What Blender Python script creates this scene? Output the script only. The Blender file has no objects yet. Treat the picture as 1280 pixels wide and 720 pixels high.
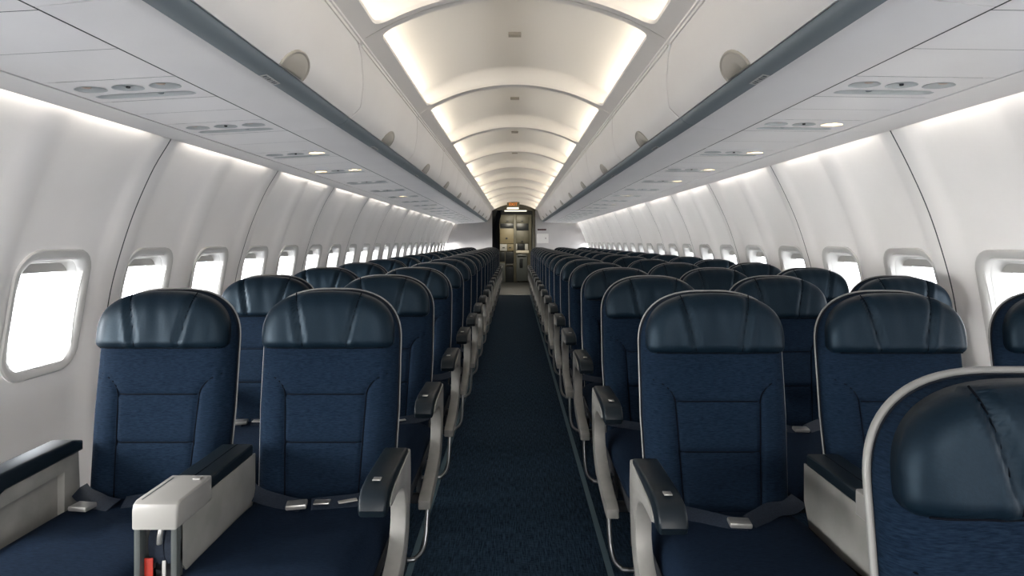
import bpy, bmesh, math, random
from mathutils import Vector, Matrix
random.seed(7)
S = bpy.context.scene
COL = S.collection

# ------------------------------------------------------------------ camera
H = 1.20                                     # eye height above the cabin floor
cam_d = bpy.data.cameras.new('camera'); cam = bpy.data.objects.new('camera', cam_d); COL.objects.link(cam)
cam_d.sensor_width = 36.0; cam_d.lens = 22.5
cam_d.shift_x = -3.5 / 1280; cam_d.shift_y = -59.0 / 1280
cam_d.clip_start = 0.02
cam.location = (0, 0, H); cam.rotation_euler = (math.pi / 2, 0, 0)
S.camera = cam

# ------------------------------------------------------------------ world
W = bpy.data.worlds.new('world'); S.world = W; W.use_nodes = True
nt = W.node_tree; nt.nodes.clear()
def N(t, k, **kw):
    n = t.nodes.new(k)
    for a, b in kw.items(): setattr(n, a, b)
    return n
def math_node(t, op, a, b=None):
    n = N(t, 'ShaderNodeMath', operation=op)
    for i, v in enumerate((a, b)):
        if v is None: continue
        if isinstance(v, (int, float)): n.inputs[i].default_value = v
        else: t.links.new(v, n.inputs[i])
    return n.outputs[0]
tc = N(nt, 'ShaderNodeTexCoord'); sp = N(nt, 'ShaderNodeSeparateXYZ'); nt.links.new(tc.outputs['Generated'], sp.inputs[0])
az = math_node(nt, 'MAXIMUM', math_node(nt, 'ABSOLUTE', sp.outputs[2]), 0.03)
cx = N(nt, 'ShaderNodeCombineXYZ')
nt.links.new(math_node(nt, 'DIVIDE', sp.outputs[0], az), cx.inputs[0])
nt.links.new(math_node(nt, 'DIVIDE', sp.outputs[1], az), cx.inputs[1])
no = N(nt, 'ShaderNodeTexNoise'); no.inputs['Scale'].default_value = 1.3; no.inputs['Detail'].default_value = 6
nt.links.new(cx.outputs[0], no.inputs[0])
cr = N(nt, 'ShaderNodeValToRGB')
cr.color_ramp.elements[0].position = .36; cr.color_ramp.elements[0].color = (.52, .60, .74, 1)
cr.color_ramp.elements[1].position = .56; cr.color_ramp.elements[1].color = (1.0, .97, .935, 1)
nt.links.new(no.outputs[0], cr.inputs[0])
mr = N(nt, 'ShaderNodeMapRange'); mr.inputs[1].default_value = .03; mr.inputs[2].default_value = .20
nt.links.new(math_node(nt, 'ABSOLUTE', sp.outputs[2]), mr.inputs[0])
mx = N(nt, 'ShaderNodeMix', data_type='RGBA'); mx.inputs['A'].default_value = (.85, .87, .90, 1)
nt.links.new(mr.outputs[0], mx.inputs['Factor']); nt.links.new(cr.outputs[0], mx.inputs['B'])
bg = N(nt, 'ShaderNodeBackground'); bg.inputs[1].default_value = 1.4
nt.links.new(mx.outputs['Result'], bg.inputs[0])
wo = N(nt, 'ShaderNodeOutputWorld'); nt.links.new(bg.outputs[0], wo.inputs[0])

# ------------------------------------------------------------------ view / light levels
S.view_settings.view_transform = 'Standard'; S.view_settings.look = 'None'
S.view_settings.gamma = 1.0; S.view_settings.use_curve_mapping = False
S.view_settings.exposure = 3.2
DOME_W = .19          # watt per dome light strip
COVE_W = 0.12          # watt per wall cove light strip

sun_d = bpy.data.lights.new('sun', 'SUN'); sun_d.energy = 6.8; sun_d.angle = math.radians(52); sun_d.color = (1.0, .97, .93)
sun = bpy.data.objects.new('sun', sun_d); COL.objects.link(sun); sun.location = (-6, -3, 4)
sun.rotation_euler = Vector((.80, .50, -.22)).to_track_quat('-Z', 'Y').to_euler()

def area(name, loc, direction, sx, sy, power, color, xaxis=(0, 1, 0), spread=None):
    l = bpy.data.lights.new(name, 'AREA'); l.shape = 'RECTANGLE'; l.size = sx; l.size_y = sy
    l.energy = power; l.color = color
    if spread: l.spread = spread
    o = bpy.data.objects.new(name, l); COL.objects.link(o)
    z = -Vector(direction).normalized(); x = Vector(xaxis); x = (x - z * x.dot(z)).normalized(); y = z.cross(x)
    m = Matrix((x, y, z)).transposed().to_4x4(); m.translation = Vector(loc); o.matrix_world = m
    return o

# ------------------------------------------------------------------ materials
def mat(name, col, rough=.5, spec=.5, emit=None, estr=0, coat=0, metal=0):
    m = bpy.data.materials.new(name); m.use_nodes = True
    p = m.node_tree.nodes['Principled BSDF']
    p.inputs['Base Color'].default_value = (*col, 1); p.inputs['Roughness'].default_value = rough
    p.inputs['Specular IOR Level'].default_value = spec; p.inputs['Metallic'].default_value = metal
    p.inputs['Coat Weight'].default_value = coat
    if emit: p.inputs['Emission Color'].default_value = (*emit, 1); p.inputs['Emission Strength'].default_value = estr
    return m
def noisy(m, c1, c2, scale=(1, 1, 1), nscale=50, bump=.1, detail=4, lo=.35, hi=.65, dist=.002):
    t = m.node_tree; p = t.nodes['Principled BSDF']
    c = N(t, 'ShaderNodeTexCoord'); mp = N(t, 'ShaderNodeMapping'); mp.inputs['Scale'].default_value = scale
    n = N(t, 'ShaderNodeTexNoise'); n.inputs['Scale'].default_value = nscale; n.inputs['Detail'].default_value = detail
    r = N(t, 'ShaderNodeValToRGB'); r.color_ramp.elements[0].position = lo; r.color_ramp.elements[1].position = hi
    r.color_ramp.elements[0].color = (*c1, 1); r.color_ramp.elements[1].color = (*c2, 1)
    t.links.new(c.outputs['Object'], mp.inputs[0]); t.links.new(mp.outputs[0], n.inputs[0]); t.links.new(n.outputs[0], r.inputs[0])
    t.links.new(r.outputs[0], p.inputs['Base Color'])
    if bump:
        b = N(t, 'ShaderNodeBump'); b.inputs['Strength'].default_value = bump; b.inputs['Distance'].default_value = dist
        t.links.new(n.outputs[0], b.inputs['Height']); t.links.new(b.outputs[0], p.inputs['Normal'])
    return m
M = {}
M['wall'] = noisy(mat('wall_plastic', (.66, .64, .63), .6, .3), (.84, .825, .815), (.87, .855, .845), nscale=3, bump=0)
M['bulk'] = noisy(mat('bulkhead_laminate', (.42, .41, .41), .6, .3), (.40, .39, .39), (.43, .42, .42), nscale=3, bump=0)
M['ceil'] = noisy(mat('ceiling_plastic', (.66, .63, .58), .5, .35), (.85, .815, .78), (.88, .845, .81), nscale=2, bump=0)
M['dome'] = mat('dome_plastic', (.89, .865, .82), .6, .3)
M['bin'] = noisy(mat('bin_plastic', (.66, .63, .60), .4, .45), (.83, .805, .78), (.86, .835, .81), nscale=2.5, bump=0)
M['under'] = noisy(mat('bin_underside', (.62, .61, .62), .42, .4), (.85, .835, .835), (.88, .865, .865), nscale=3, bump=0)
M['rail'] = mat('rail_grey', (.21, .245, .265), .42, .4)
M['psu'] = mat('service_plastic', (.86, .845, .845), .45, .4)
M['recess'] = mat('recess_grey', (.50, .53, .54), .45, .5)
M['latch'] = mat('latch_beige', (.42, .39, .335), .35, .5)
M['gap'] = mat('dark_gap', (.06, .075, .08), .7, .2)
M['frame_w'] = mat('window_frame', (.58, .575, .56), .5, .3)
M['shade'] = mat('shade_grey', (.42, .41, .39), .5, .4)
M['fabric'] = noisy(mat('seat_fabric', (.03, .07, .15), .9, .06), (.0020, .0058, .0140), (.0082, .0172, .0325), scale=(1, 1, 7), nscale=75, bump=.35, lo=.3, hi=.7)
M['fabric_flat'] = noisy(mat('cushion_fabric', (.03, .07, .15), .9, .06), (.0022, .0060, .0150), (.0075, .0155, .031), scale=(1, 7, 3), nscale=75, bump=.35, lo=.3, hi=.7)
M['leather'] = noisy(mat('headrest_leather', (.035, .07, .105), .44, .20), (.0022, .0060, .0110), (.0034, .0086, .015), nscale=220, bump=.18, dist=.001)
M['seam'] = mat('seam_thread', (.0005, .0015, .004), .9, .1)
M['piping'] = mat('headrest_piping', (.012, .022, .032), .6, .3)
M['shell'] = mat('shell_edge', (.18, .18, .175), .4, .5)
M['shell_in'] = mat('shell_navy', (.0025, .005, .010), .7, .2)
M['arm'] = noisy(mat('armrest_frame', (.42, .41, .385), .42, .45), (.17, .17, .16), (.215, .21, .20), nscale=14, bump=.05)
M['leather'].node_tree.nodes['Principled BSDF'].inputs['Specular Tint'].default_value = (.52, .72, .90, 1)
M['armpad'] = mat('armrest_pad', (.004, .008, .012), .42, .25)
M['metal'] = mat('tube_metal', (.25, .26, .27), .28, .5, metal=.9)
M['dark'] = mat('dark_frame', (.02, .022, .026), .6, .3)
M['belt'] = noisy(mat('belt_webbing', (.02, .035, .06), .75, .3), (.005, .010, .021), (.011, .019, .034), scale=(1, 1, 1), nscale=200, bump=.2)
M['buckle'] = mat('buckle_metal', (.32, .32, .31), .3, .5, metal=.6)
M['label'] = mat('belt_label', (.32, .31, .29), .6, .3)
M['red'] = mat('red_tag', (.30, .018, .008), .5, .4)
M['capw'] = mat('console_cap', (.23, .225, .215), .35, .5)
M['stripe'] = mat('aisle_stripe', (.085, .135, .165), .8, .2)
M['rubber'] = noisy(mat('galley_floor', (.07, .08, .075), .5, .4), (.002, .003, .003), (.005, .006, .006), nscale=20, bump=0)
M['khaki'] = noisy(mat('galley_khaki', (.30, .285, .21), .5, .4), (.055, .052, .038), (.08, .075, .055), nscale=4, bump=0)
M['tan'] = mat('galley_tan', (.15, .125, .075), .5, .4)
M['cart'] = mat('cart_grey', (.055, .062, .062), .42, .5)
M['black'] = mat('black', (.008, .010, .012), .4, .4)
M['white'] = mat('white', (.3, .3, .29), .5, .4)
M['maroon'] = mat('maroon', (.04, .008, .01), .6, .3)
M['curtain'] = mat('curtain', (.008, .010, .016), .85, .2)
M['lamp'] = mat('reading_lamp', (1, .9, .7), .4, .3, (1.0, .66, .36), 4)
M['lampoff'] = mat('lamp_lens', (.55, .42, .33), .3, .5)
M['tube'] = mat('light_panel', (1, .97, .85), .4, .3, (1.0, .93, .74), .16)
M['exit'] = mat('exit_letters', (.8, .25, .05), .4, .3, (1.0, .33, .06), .09)
M['grey_text'] = mat('placard_marks', (.10, .11, .12), .6, .3)
M['placard'] = mat('placard', (.50, .50, .49), .5, .4)
def carpet():
    m = mat('carpet', (.02, .04, .07), .95, .1); t = m.node_tree; p = t.nodes['Principled BSDF']
    c = N(t, 'ShaderNodeTexCoord')
    outs = []
    for sc, ns in (((60, 5, 1), 3.2), ((14, 60, 1), 3.0), ((1, 1, 1), 4)):
        mp = N(t, 'ShaderNodeMapping'); mp.inputs['Scale'].default_value = sc
        n = N(t, 'ShaderNodeTexNoise'); n.inputs['Scale'].default_value = ns; n.inputs['Detail'].default_value = 3
        t.links.new(c.outputs['Object'], mp.inputs[0]); t.links.new(mp.outputs[0], n.inputs[0]); outs.append(n.outputs[0])
    s = math_node(t, 'ADD', math_node(t, 'MULTIPLY', outs[0], .6), math_node(t, 'MULTIPLY', outs[1], .4))
    r = N(t, 'ShaderNodeValToRGB'); e = r.color_ramp.elements
    e[0].position = .38; e[0].color = (.003, .0085, .017, 1); e[1].position = .62; e[1].color = (.023, .047, .080, 1)
    t.links.new(s, r.inputs[0]); t.links.new(r.outputs[0], p.inputs['Base Color'])
    b = N(t, 'ShaderNodeBump'); b.inputs['Strength'].default_value = .5; b.inputs['Distance'].default_value = .003
    t.links.new(s, b.inputs['Height']); t.links.new(b.outputs[0], p.inputs['Normal'])
    return m
M['carpet'] = carpet()
def glass():
    m = bpy.data.materials.new('window_pane'); m.use_nodes = True; t = m.node_tree; t.nodes.clear()
    tr = N(t, 'ShaderNodeBsdfTransparent'); tr.inputs[0].default_value = (.93, .95, .96, 1)
    gl = N(t, 'ShaderNodeBsdfGlossy'); gl.inputs['Roughness'].default_value = .03
    lw = N(t, 'ShaderNodeLayerWeight'); lw.inputs[0].default_value = .5
    fac = math_node(t, 'ADD', math_node(t, 'MULTIPLY', math_node(t, 'POWER', lw.outputs['Facing'], 5), .35), .03)
    mxs = N(t, 'ShaderNodeMixShader'); o = N(t, 'ShaderNodeOutputMaterial')
    t.links.new(fac, mxs.inputs[0]); t.links.new(tr.outputs[0], mxs.inputs[1]); t.links.new(gl.outputs[0], mxs.inputs[2])
    t.links.new(mxs.outputs[0], o.inputs[0]); return m
M['glass'] = glass()

# ------------------------------------------------------------------ mesh helpers
def link(o, parent=None):
    COL.objects.link(o)
    if parent is not None: o.parent = parent
    return o
def mesh_from(name, verts, faces, smooth=True):
    me = bpy.data.meshes.new(name); me.from_pydata([tuple(v) for v in verts], [], faces); me.update()
    bm = bmesh.new(); bm.from_mesh(me); bmesh.ops.recalc_face_normals(bm, faces=bm.faces); bm.to_mesh(me); bm.free()
    if smooth: me.polygons.foreach_set('use_smooth', [True] * len(me.polygons))
    return me
def obj(name, me, m, parent=None, loc=None):
    if isinstance(me, bmesh.types.BMesh):
        d = bpy.data.meshes.new(name); me.to_mesh(d); me.free(); me = d
    if not me.materials: me.materials.append(m)
    o = bpy.data.objects.new(name, me); link(o, parent)
    if loc: o.location = loc
    return o
def sharp(me, deg=35):
    me.set_sharp_from_angle(angle=math.radians(deg)); return me
def smooth_bm(bm, deg=35):
    for f in bm.faces: f.smooth = True
    for e in bm.edges:
        if len(e.link_faces) == 2 and e.calc_face_angle(0) > math.radians(deg): e.smooth = False
    return bm
def box(x0, x1, y0, y1, z0, z1, bev=0, seg=2, bm=None):
    b = bmesh.new()
    bmesh.ops.create_cube(b, size=1)
    for v in b.verts:
        v.co = Vector((x0 + (v.co.x + .5) * (x1 - x0), y0 + (v.co.y + .5) * (y1 - y0), z0 + (v.co.z + .5) * (z1 - z0)))
    if bev: bmesh.ops.bevel(b, geom=list(b.edges), offset=bev, segments=seg, affect='EDGES', profile=.5)
    smooth_bm(b, 40)
    if bm is not None:
        t = bpy.data.meshes.new('t'); b.to_mesh(t); b.free(); bm.from_mesh(t); bpy.data.meshes.remove(t); return bm
    return b
def prism(poly, x0, x1, bev=0, seg=2, axis='x'):
    """poly in (y,z) extruded along x (axis x)."""
    b = bmesh.new()
    f = {'x': lambda a, c, t: (t, a, c), 'y': lambda a, c, t: (a, t, c), 'z': lambda a, c, t: (a, c, t)}[axis]
    A = [b.verts.new(f(p[0], p[1], x0)) for p in poly]; B = [b.verts.new(f(p[0], p[1], x1)) for p in poly]
    b.faces.new(A); b.faces.new(B[::-1])
    n = len(poly)
    for i in range(n): b.faces.new((A[i], B[i], B[(i + 1) % n], A[(i + 1) % n]))
    bmesh.ops.recalc_face_normals(b, faces=b.faces)
    if bev:
        es = [e for e in b.edges if not (e.verts[0] in A and e.verts[1] in B or e.verts[0] in B and e.verts[1] in A)]
        bmesh.ops.bevel(b, geom=es, offset=bev, segments=seg, affect='EDGES', profile=.5)
    return smooth_bm(b, 40)
def smooth_path(pts, n=6):
    out = []; P = [Vector(p) for p in pts]
    for i in range(len(P) - 1):
        p0 = P[max(i - 1, 0)]; p1 = P[i]; p2 = P[i + 1]; p3 = P[min(i + 2, len(P) - 1)]
        for k in range(n):
            t = k / n
            out.append(.5 * ((2 * p1) + (p2 - p0) * t + (2 * p0 - 5 * p1 + 4 * p2 - p3) * t * t + (3 * p1 - p0 - 3 * p2 + p3) * t ** 3))
    out.append(P[-1]); return out
def tube_data(pts, r, n=8):
    V = []; F = []; m = len(pts); P = [Vector(p) for p in pts]; a = None
    for i, p in enumerate(P):
        d = (P[min(i + 1, m - 1)] - P[max(i - 1, 0)]).normalized()
        if a is None: a = d.cross(Vector((0, 0, 1)) if abs(d.z) < .9 else Vector((1, 0, 0)))
        a = (a - d * a.dot(d)).normalized(); c = a.cross(d)
        for k in range(n):
            an = 2 * math.pi * k / n; V.append(p + a * (r * math.cos(an)) + c * (r * math.sin(an)))
    for i in range(m - 1):
        for k in range(n):
            F.append((i * n + k, i * n + (k + 1) % n, (i + 1) * n + (k + 1) % n, (i + 1) * n + k))
    F.append(tuple(range(n))); F.append(tuple(range((m - 1) * n, m * n))[::-1])
    return V, F
def tubes(name, paths, r, n=8):
    V = []; F = []
    for p in paths:
        v, f = tube_data(p, r, n); o = len(V); V += v; F += [tuple(i + o for i in q) for q in f]
    return mesh_from(name, V, F)
def ribbon(name, pts, wdir, w, th=.0025):
    """flat webbing following pts; wdir = width direction per point or single."""
    V = []; F = []
    for i, p in enumerate(pts):
        d = (Vector(pts[min(i + 1, len(pts) - 1)]) - Vector(pts[max(i - 1, 0)])).normalized()
        wd = Vector(wdir[i] if isinstance(wdir, list) else wdir); wd = (wd - d * wd.dot(d)).normalized(); nn = d.cross(wd)
        for a, b in ((-1, -1), (1, -1), (1, 1), (-1, 1)): V.append(Vector(p) + wd * (a * w / 2) + nn * (b * th / 2))
    for i in range(len(pts) - 1):
        for k in range(4): F.append((i * 4 + k, i * 4 + (k + 1) % 4, (i + 1) * 4 + (k + 1) % 4, (i + 1) * 4 + k))
    n = len(pts) - 1; F += [(0, 1, 2, 3), (n * 4 + 3, n * 4 + 2, n * 4 + 1, n * 4)]
    return sharp(mesh_from(name, V, F), 50)
def empty(name, loc=(0, 0, 0), rz=0):
    o = bpy.data.objects.new(name, None); COL.objects.link(o); o.location = loc; o.rotation_euler = (0, 0, rz)
    o.empty_display_size = .1; return o
def tag(o, label, cat, group=None, kind=None):
    o['label'] = label; o['category'] = cat
    if group: o['group'] = group
    if kind: o['kind'] = kind
    return o
def dup(o, parent=None, loc=None):
    c = o.copy(); COL.objects.link(c)
    if parent is not None: c.parent = parent
    if loc is not None: c.location = loc
    for ch in list(o.children): dup(ch, c)
    return c
ORD = 'first second third fourth fifth sixth seventh eighth ninth tenth eleventh twelfth thirteenth fourteenth fifteenth sixteenth seventeenth eighteenth nineteenth twentieth'.split()
ORD += ['twenty-' + w for w in ORD[:9]]
SIDE = {-1: 'two-seat side', 1: 'three-seat side'}

Y0, Y1 = -1.0, 16.5          # cabin from behind the viewer to the aft bulkhead
# ------------------------------------------------------------------ floor
fl = empty('floor'); tag(fl, 'dark navy woven carpet floor under all seats and the aisle', 'floor', kind='structure')
obj('carpet', box(-2.0, 2.0, Y0, 14.2, -.05, 0), M['carpet'], fl)
obj('galley_flooring', box(-2.0, 2.0, 14.2, 19.3, -.05, .004), M['rubber'], fl)
obj('threshold_strip', box(-.55, .55, 14.16, 14.22, 0, .008, .003), M['metal'], fl)
for i, x in enumerate((-.382, .345)):
    t = obj('trim_%d' % (i + 1), box(x - .011, x + .011, Y0, 14.15, 0, .0025), M['stripe'])
    tag(t, 'pale teal stripe along the carpet on the %s of the aisle' % SIDE[(-1, 1)[i]], 'floor stripe', kind='structure')

# ------------------------------------------------------------------ side walls
def wall_profile(side):
    z0 = .44 if side < 0 else .46
    P = [(1.50, .52), (1.522, .48), (1.535, z0), (1.608, .318), (1.683, .152), (1.737, .0), (1.788, -.18), (1.815, -.33), (1.830, -.488), (1.846, -.653),
         (1.850, -.80), (1.835, -.95), (1.79, -1.10), (1.75, -1.20)]
    off = 0 if side < 0 else .08
    return [Vector((x + off, z + H)) for x, z in P]
def prof_samples(side):
    P = wall_profile(side); out = []
    for i in range(len(P) - 1):
        p0 = P[max(i - 1, 0)]; p1 = P[i]; p2 = P[i + 1]; p3 = P[min(i + 2, len(P) - 1)]
        for k in range(4):
            t = k / 4
            out.append(.5 * ((2 * p1) + (p2 - p0) * t + (2 * p0 - 5 * p1 + 4 * p2 - p3) * t * t + (3 * p1 - p0 - 3 * p2 + p3) * t ** 3))
    out.append(P[-1]); return out
PR = {s: prof_samples(s) for s in (-1, 1)}
def wall_x(side, z):
    P = PR[side]
    for a, b in zip(P, P[1:]):
        if b.y <= z <= a.y: return a.x + (b.x - a.x) * (a.y - z) / max(a.y - b.y, 1e-6)
    return P[-1].x
PITCH = 1.27; SEAM0 = {-1: 2.81, 1: 2.71}
WZ = H - .278; WHZ = .2425; WHX = .20        # window centre height, half height, half width
WPOS = (PITCH - .346 - .635, PITCH - .346)   # window centres from the near seam of a panel
def relief(dy):
    """gentle vertical swelling of the lining between the windows (metres towards the cabin)"""
    d1 = abs(dy - .607); d2 = min(dy, PITCH - dy)
    f = lambda d, w: math.exp(-(d / w) ** 4)
    return .020 * f(d1, .080) + .022 * f(d2, .10)
def panel_mesh(side):
    ys = [.004, .03, .06, .09, .12, .15]
    for w in WPOS:
        ys += [w - .165, w - .08, w, w + .08, w + .165]
    ys += [.50, .53, .56, .607, .65, .69, .72, 1.13, 1.16, 1.19, 1.22, 1.25, PITCH - .004]
    ys = sorted(set(round(y, 4) for y in ys))
    zs = sorted(set([round(p.y, 4) for p in PR[side]] + [round(WZ - .205, 4), round(WZ + .205, 4)]), reverse=True)
    # drop samples closer than 8 mm to the hole edges
    zs = [z for z in zs if z in (round(WZ - .205, 4), round(WZ + .205, 4)) or min(abs(z - WZ + .205), abs(z - WZ - .205)) > .012]
    V = []; F = []
    for z in zs:
        x = wall_x(side, z)
        for y in ys: V.append((side * (x - relief(y)), y, z))
    n = len(ys)
    for i in range(len(zs) - 1):
        for j in range(n - 1):
            zc = (zs[i] + zs[i + 1]) / 2; yc = (ys[j] + ys[j + 1]) / 2
            if abs(zc - WZ) < .205 and any(abs(yc - w) < .165 for w in WPOS): continue
            F.append((i * n + j, i * n + j + 1, (i + 1) * n + j + 1, (i + 1) * n + j))
    return mesh_from('lining_panel', V, F)
def rrect(hx, hz, r, n=6):
    out = []
    for cx_, cz_, a0 in ((hx - r, hz - r, 0), (-hx + r, hz - r, 90), (-hx + r, -hz + r, 180), (hx - r, -hz + r, 270)):
        for k in range(n + 1):
            a = math.radians(a0 + 90 * k / n); out.append((cx_ + r * math.cos(a), cz_ + r * math.sin(a)))
    return out
def window_ring(side, rings, follow):
    """rings: (hx,hz,r,outward). follow: 0..1 how far the ring hugs the curved lining"""
    V = []; F = []; n = None
    for (hx, hz, r, out), fo in zip(rings, follow):
        L = rrect(hx, hz, r); n = len(L)
        for (a, b) in L:
            xs = wall_x(side, WZ + b); xp = WX[side] + (b) * WT[side]
            x = xs * fo + xp * (1 - fo) + out
            V.append((side * x, a, b))
    for i in range(len(rings) - 1):
        for k in range(n): F.append((i * n + k, i * n + (k + 1) % n, (i + 1) * n + (k + 1) % n, (i + 1) * n + k))
    return V, F, n
WX = {s: wall_x(s, WZ) for s in (-1, 1)}
WT = {s: (wall_x(s, WZ + .2) - wall_x(s, WZ - .2)) / .4 for s in (-1, 1)}
PM = {s: panel_mesh(s) for s in (-1, 1)}
def window_meshes(side):
    V, F, n = window_ring(side, [(.203, .2455, .105, -.001), (.200, .2425, .103, -.009), (.192, .235, .097, -.011), (.170, .212, .085, .000), (.163, .205, .082, .020)], [1, 1, 1, 1, .7])
    fr = mesh_from('window_frame', V, F)
    V, F, n = window_ring(side, [(.163, .205, .082, .018), (.160, .202, .080, .021), (.156, .198, .078, .038), (.153, .195, .076, .040), (.151, .193, .075, .052), (.147, .189, .073, .055), (.141, .183, .071, .078)], [.7, .7, .3, .2, 0, 0, 0])
    rv = mesh_from('window_reveal', V, F)
    sharp(fr, 50); sharp(rv, 50)
    V, F, n = window_ring(side, [(.1425, .1845, .071, .075)], [0])
    pane = mesh_from('window_glass', V, [tuple(range(n))], False)
    # pulled-up blind: the slice of the opening above z0
    L = [(a, b) for a, b in rrect(.150, .192, .076, 8)]
    z0 = .155; up = [(a, b) for a, b in L if b > z0]
    up.sort(key=lambda p: math.atan2(p[1] - z0, p[0]))
    poly = [(.150, z0)] + up + [(-.150, z0)]
    V = []
    for out in (.042, .050):
        for a, b in poly: V.append((side * (WX[side] + b * WT[side] + out), a, b))
    m = len(poly); F = [tuple(range(m)), tuple(range(m, 2 * m))[::-1]] + [(i, (i + 1) % m, m + (i + 1) % m, m + i) for i in range(m)]
    sh = mesh_from('window_blind', V, F, False)
    return fr, rv, pane, sh
WM = {s: window_meshes(s) for s in (-1, 1)}
wn = 0
for side, nm in ((-1, 'wall_left'), (1, 'wall_right')):
    w = empty(nm); tag(w, 'curved off-white cabin side wall with windows on the %s' % SIDE[side], 'wall', kind='structure')
    y = SEAM0[side] - 3 * PITCH
    vis = 0
    while y < Y1 + .3:
        obj('lining_panel', PM[side], M['wall'], w, (0, y, 0))
        # dark joint behind the gap between two linings
        J = [(side * (p.x - relief(0) + .0025), p.y) for p in PR[side]]
        V = []; F = []
        for x, z in J:
            xr = x + side * (relief(0) - relief(.06))
            V += [(xr, y - .06, z), (x, y - .01, z), (x, y + .01, z), (xr, y + .06, z)]
        for i in range(len(J) - 1):
            for q in range(3): F.append((4 * i + q, 4 * i + q + 1, 4 * i + 5 + q, 4 * i + 4 + q))
        if not 'joint%d' % side in bpy.data.meshes: jm = mesh_from('joint%d' % side, [(a, b - y, c) for a, b, c in V], F)
        obj('panel_joint', bpy.data.meshes['joint%d' % side], M['gap'], w, (0, y, 0))
        for wp in WPOS:
            yc = y + wp
            if yc > Y1 - .2: continue
            wn += 1
            o = empty('window_%d' % wn, (0, yc, WZ))
            if yc < 2.2: tag(o, 'cabin window ahead of the first seat row on the %s' % SIDE[side], 'window', 'windows ahead of the first seat row, %s' % SIDE[side], 'structure')
            else:
                tag(o, 'rounded cabin window on the %s, %s one back from the first seat row' % (SIDE[side], ORD[vis]), 'window', 'windows on the ' + SIDE[side], 'structure'); vis += 1
            fr, rv, pane, sh = WM[side]
            obj('frame', fr, M['frame_w'], o); obj('reveal', rv, M['frame_w'], o)
            obj('pane', pane, M['glass'], o); obj('window_blind', sh, M['shade'], o)
            if yc < 12.5:
                p = area('window_portal', (side * (WX[side] + .085), yc, WZ), (-side, 0, 0), .27, .35, 1, (1, 1, 1))
                p.data.cycles.is_portal = True
        # cove lamp hidden above the fascia
        if y < Y1 - .5:
            xo = PR[side][8].x
            area('cove_lamp', (side * (xo - .062), y + PITCH / 2, H + PR[side][8].y - H + .045), (side * .75, 0, -.66), .98, .022, COVE_W, (1.0, .93, .84))
        y += PITCH

# ------------------------------------------------------------------ fascia (between wall and service panels)
L2 = (.957, .464)
L1 = {-1: (1.345, .443), 1: (1.375, .4585)}
FE = {-1: (1.487, .440), 1: (1.567, .460)}
for side in (-1, 1):
    f = empty('trim_%d' % (3 if side < 0 else 4)); tag(f, 'white fascia strip above the windows on the %s' % SIDE[side], 'fascia', kind='structure')
    ys = [SEAM0[side] - .02 + PITCH * k for k in range(-3, 12)]
    for a, b in zip(ys, ys[1:]):
        b = min(b, Y1)
        poly = [(side * FE[side][0], H + FE[side][1]), (side * L1[side][0], H + L1[side][1]), (side * (L1[side][0]), H + L1[side][1] + .02), (side * FE[side][0], H + FE[side][1] + .012)]
        obj('fascia_panel', prism(poly, a + .0015, b - .0015, axis='y'), M['under'], f)
# dark liner above the slots and lamp housing
for side in (-1, 1):
    o = obj('slot_liner', box(*sorted((side * .93, side * 1.42)), Y0, Y1, H + .515, H + .52), M['gap'], fl if False else bpy.data.objects['trim_%d' % (3 if side < 0 else 4)])
    o2 = obj('lamp_housing', prism([(side * 1.40, H + .465), (side * 1.405, H + .465), (side * 1.405, H + .54), (side * 1.40, H + .54)], Y0, Y1, axis='y'), M['white'], o.parent)

VY0 = -3.2
# outer shell over everything (keeps daylight to the windows)
sv = [(-1.95, .50), (-1.6, .60), (-1.30, .95), (-.8, 1.18), (0, 1.27), (.8, 1.18), (1.30, .95), (1.6, .60), (1.95, .50)]
poly = [(x, z + H) for x, z in sv] + [(x, z + H + .03) for x, z in sv[::-1]]
o = obj('ceiling_shell', prism(poly, VY0, 19.4, axis='y'), M['dark']); tag(o, 'dark fuselage crown hidden above the ceiling and bins', 'ceiling', kind='structure')
for side in (-1, 1):
    x0 = wall_x(side, H + .5)
    obj('wall_cap', box(*sorted((side * (x0 - .002), side * (x0 + .45))), Y0, Y1 + .3, H + .51, H + .53), M['dark'], o)

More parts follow.
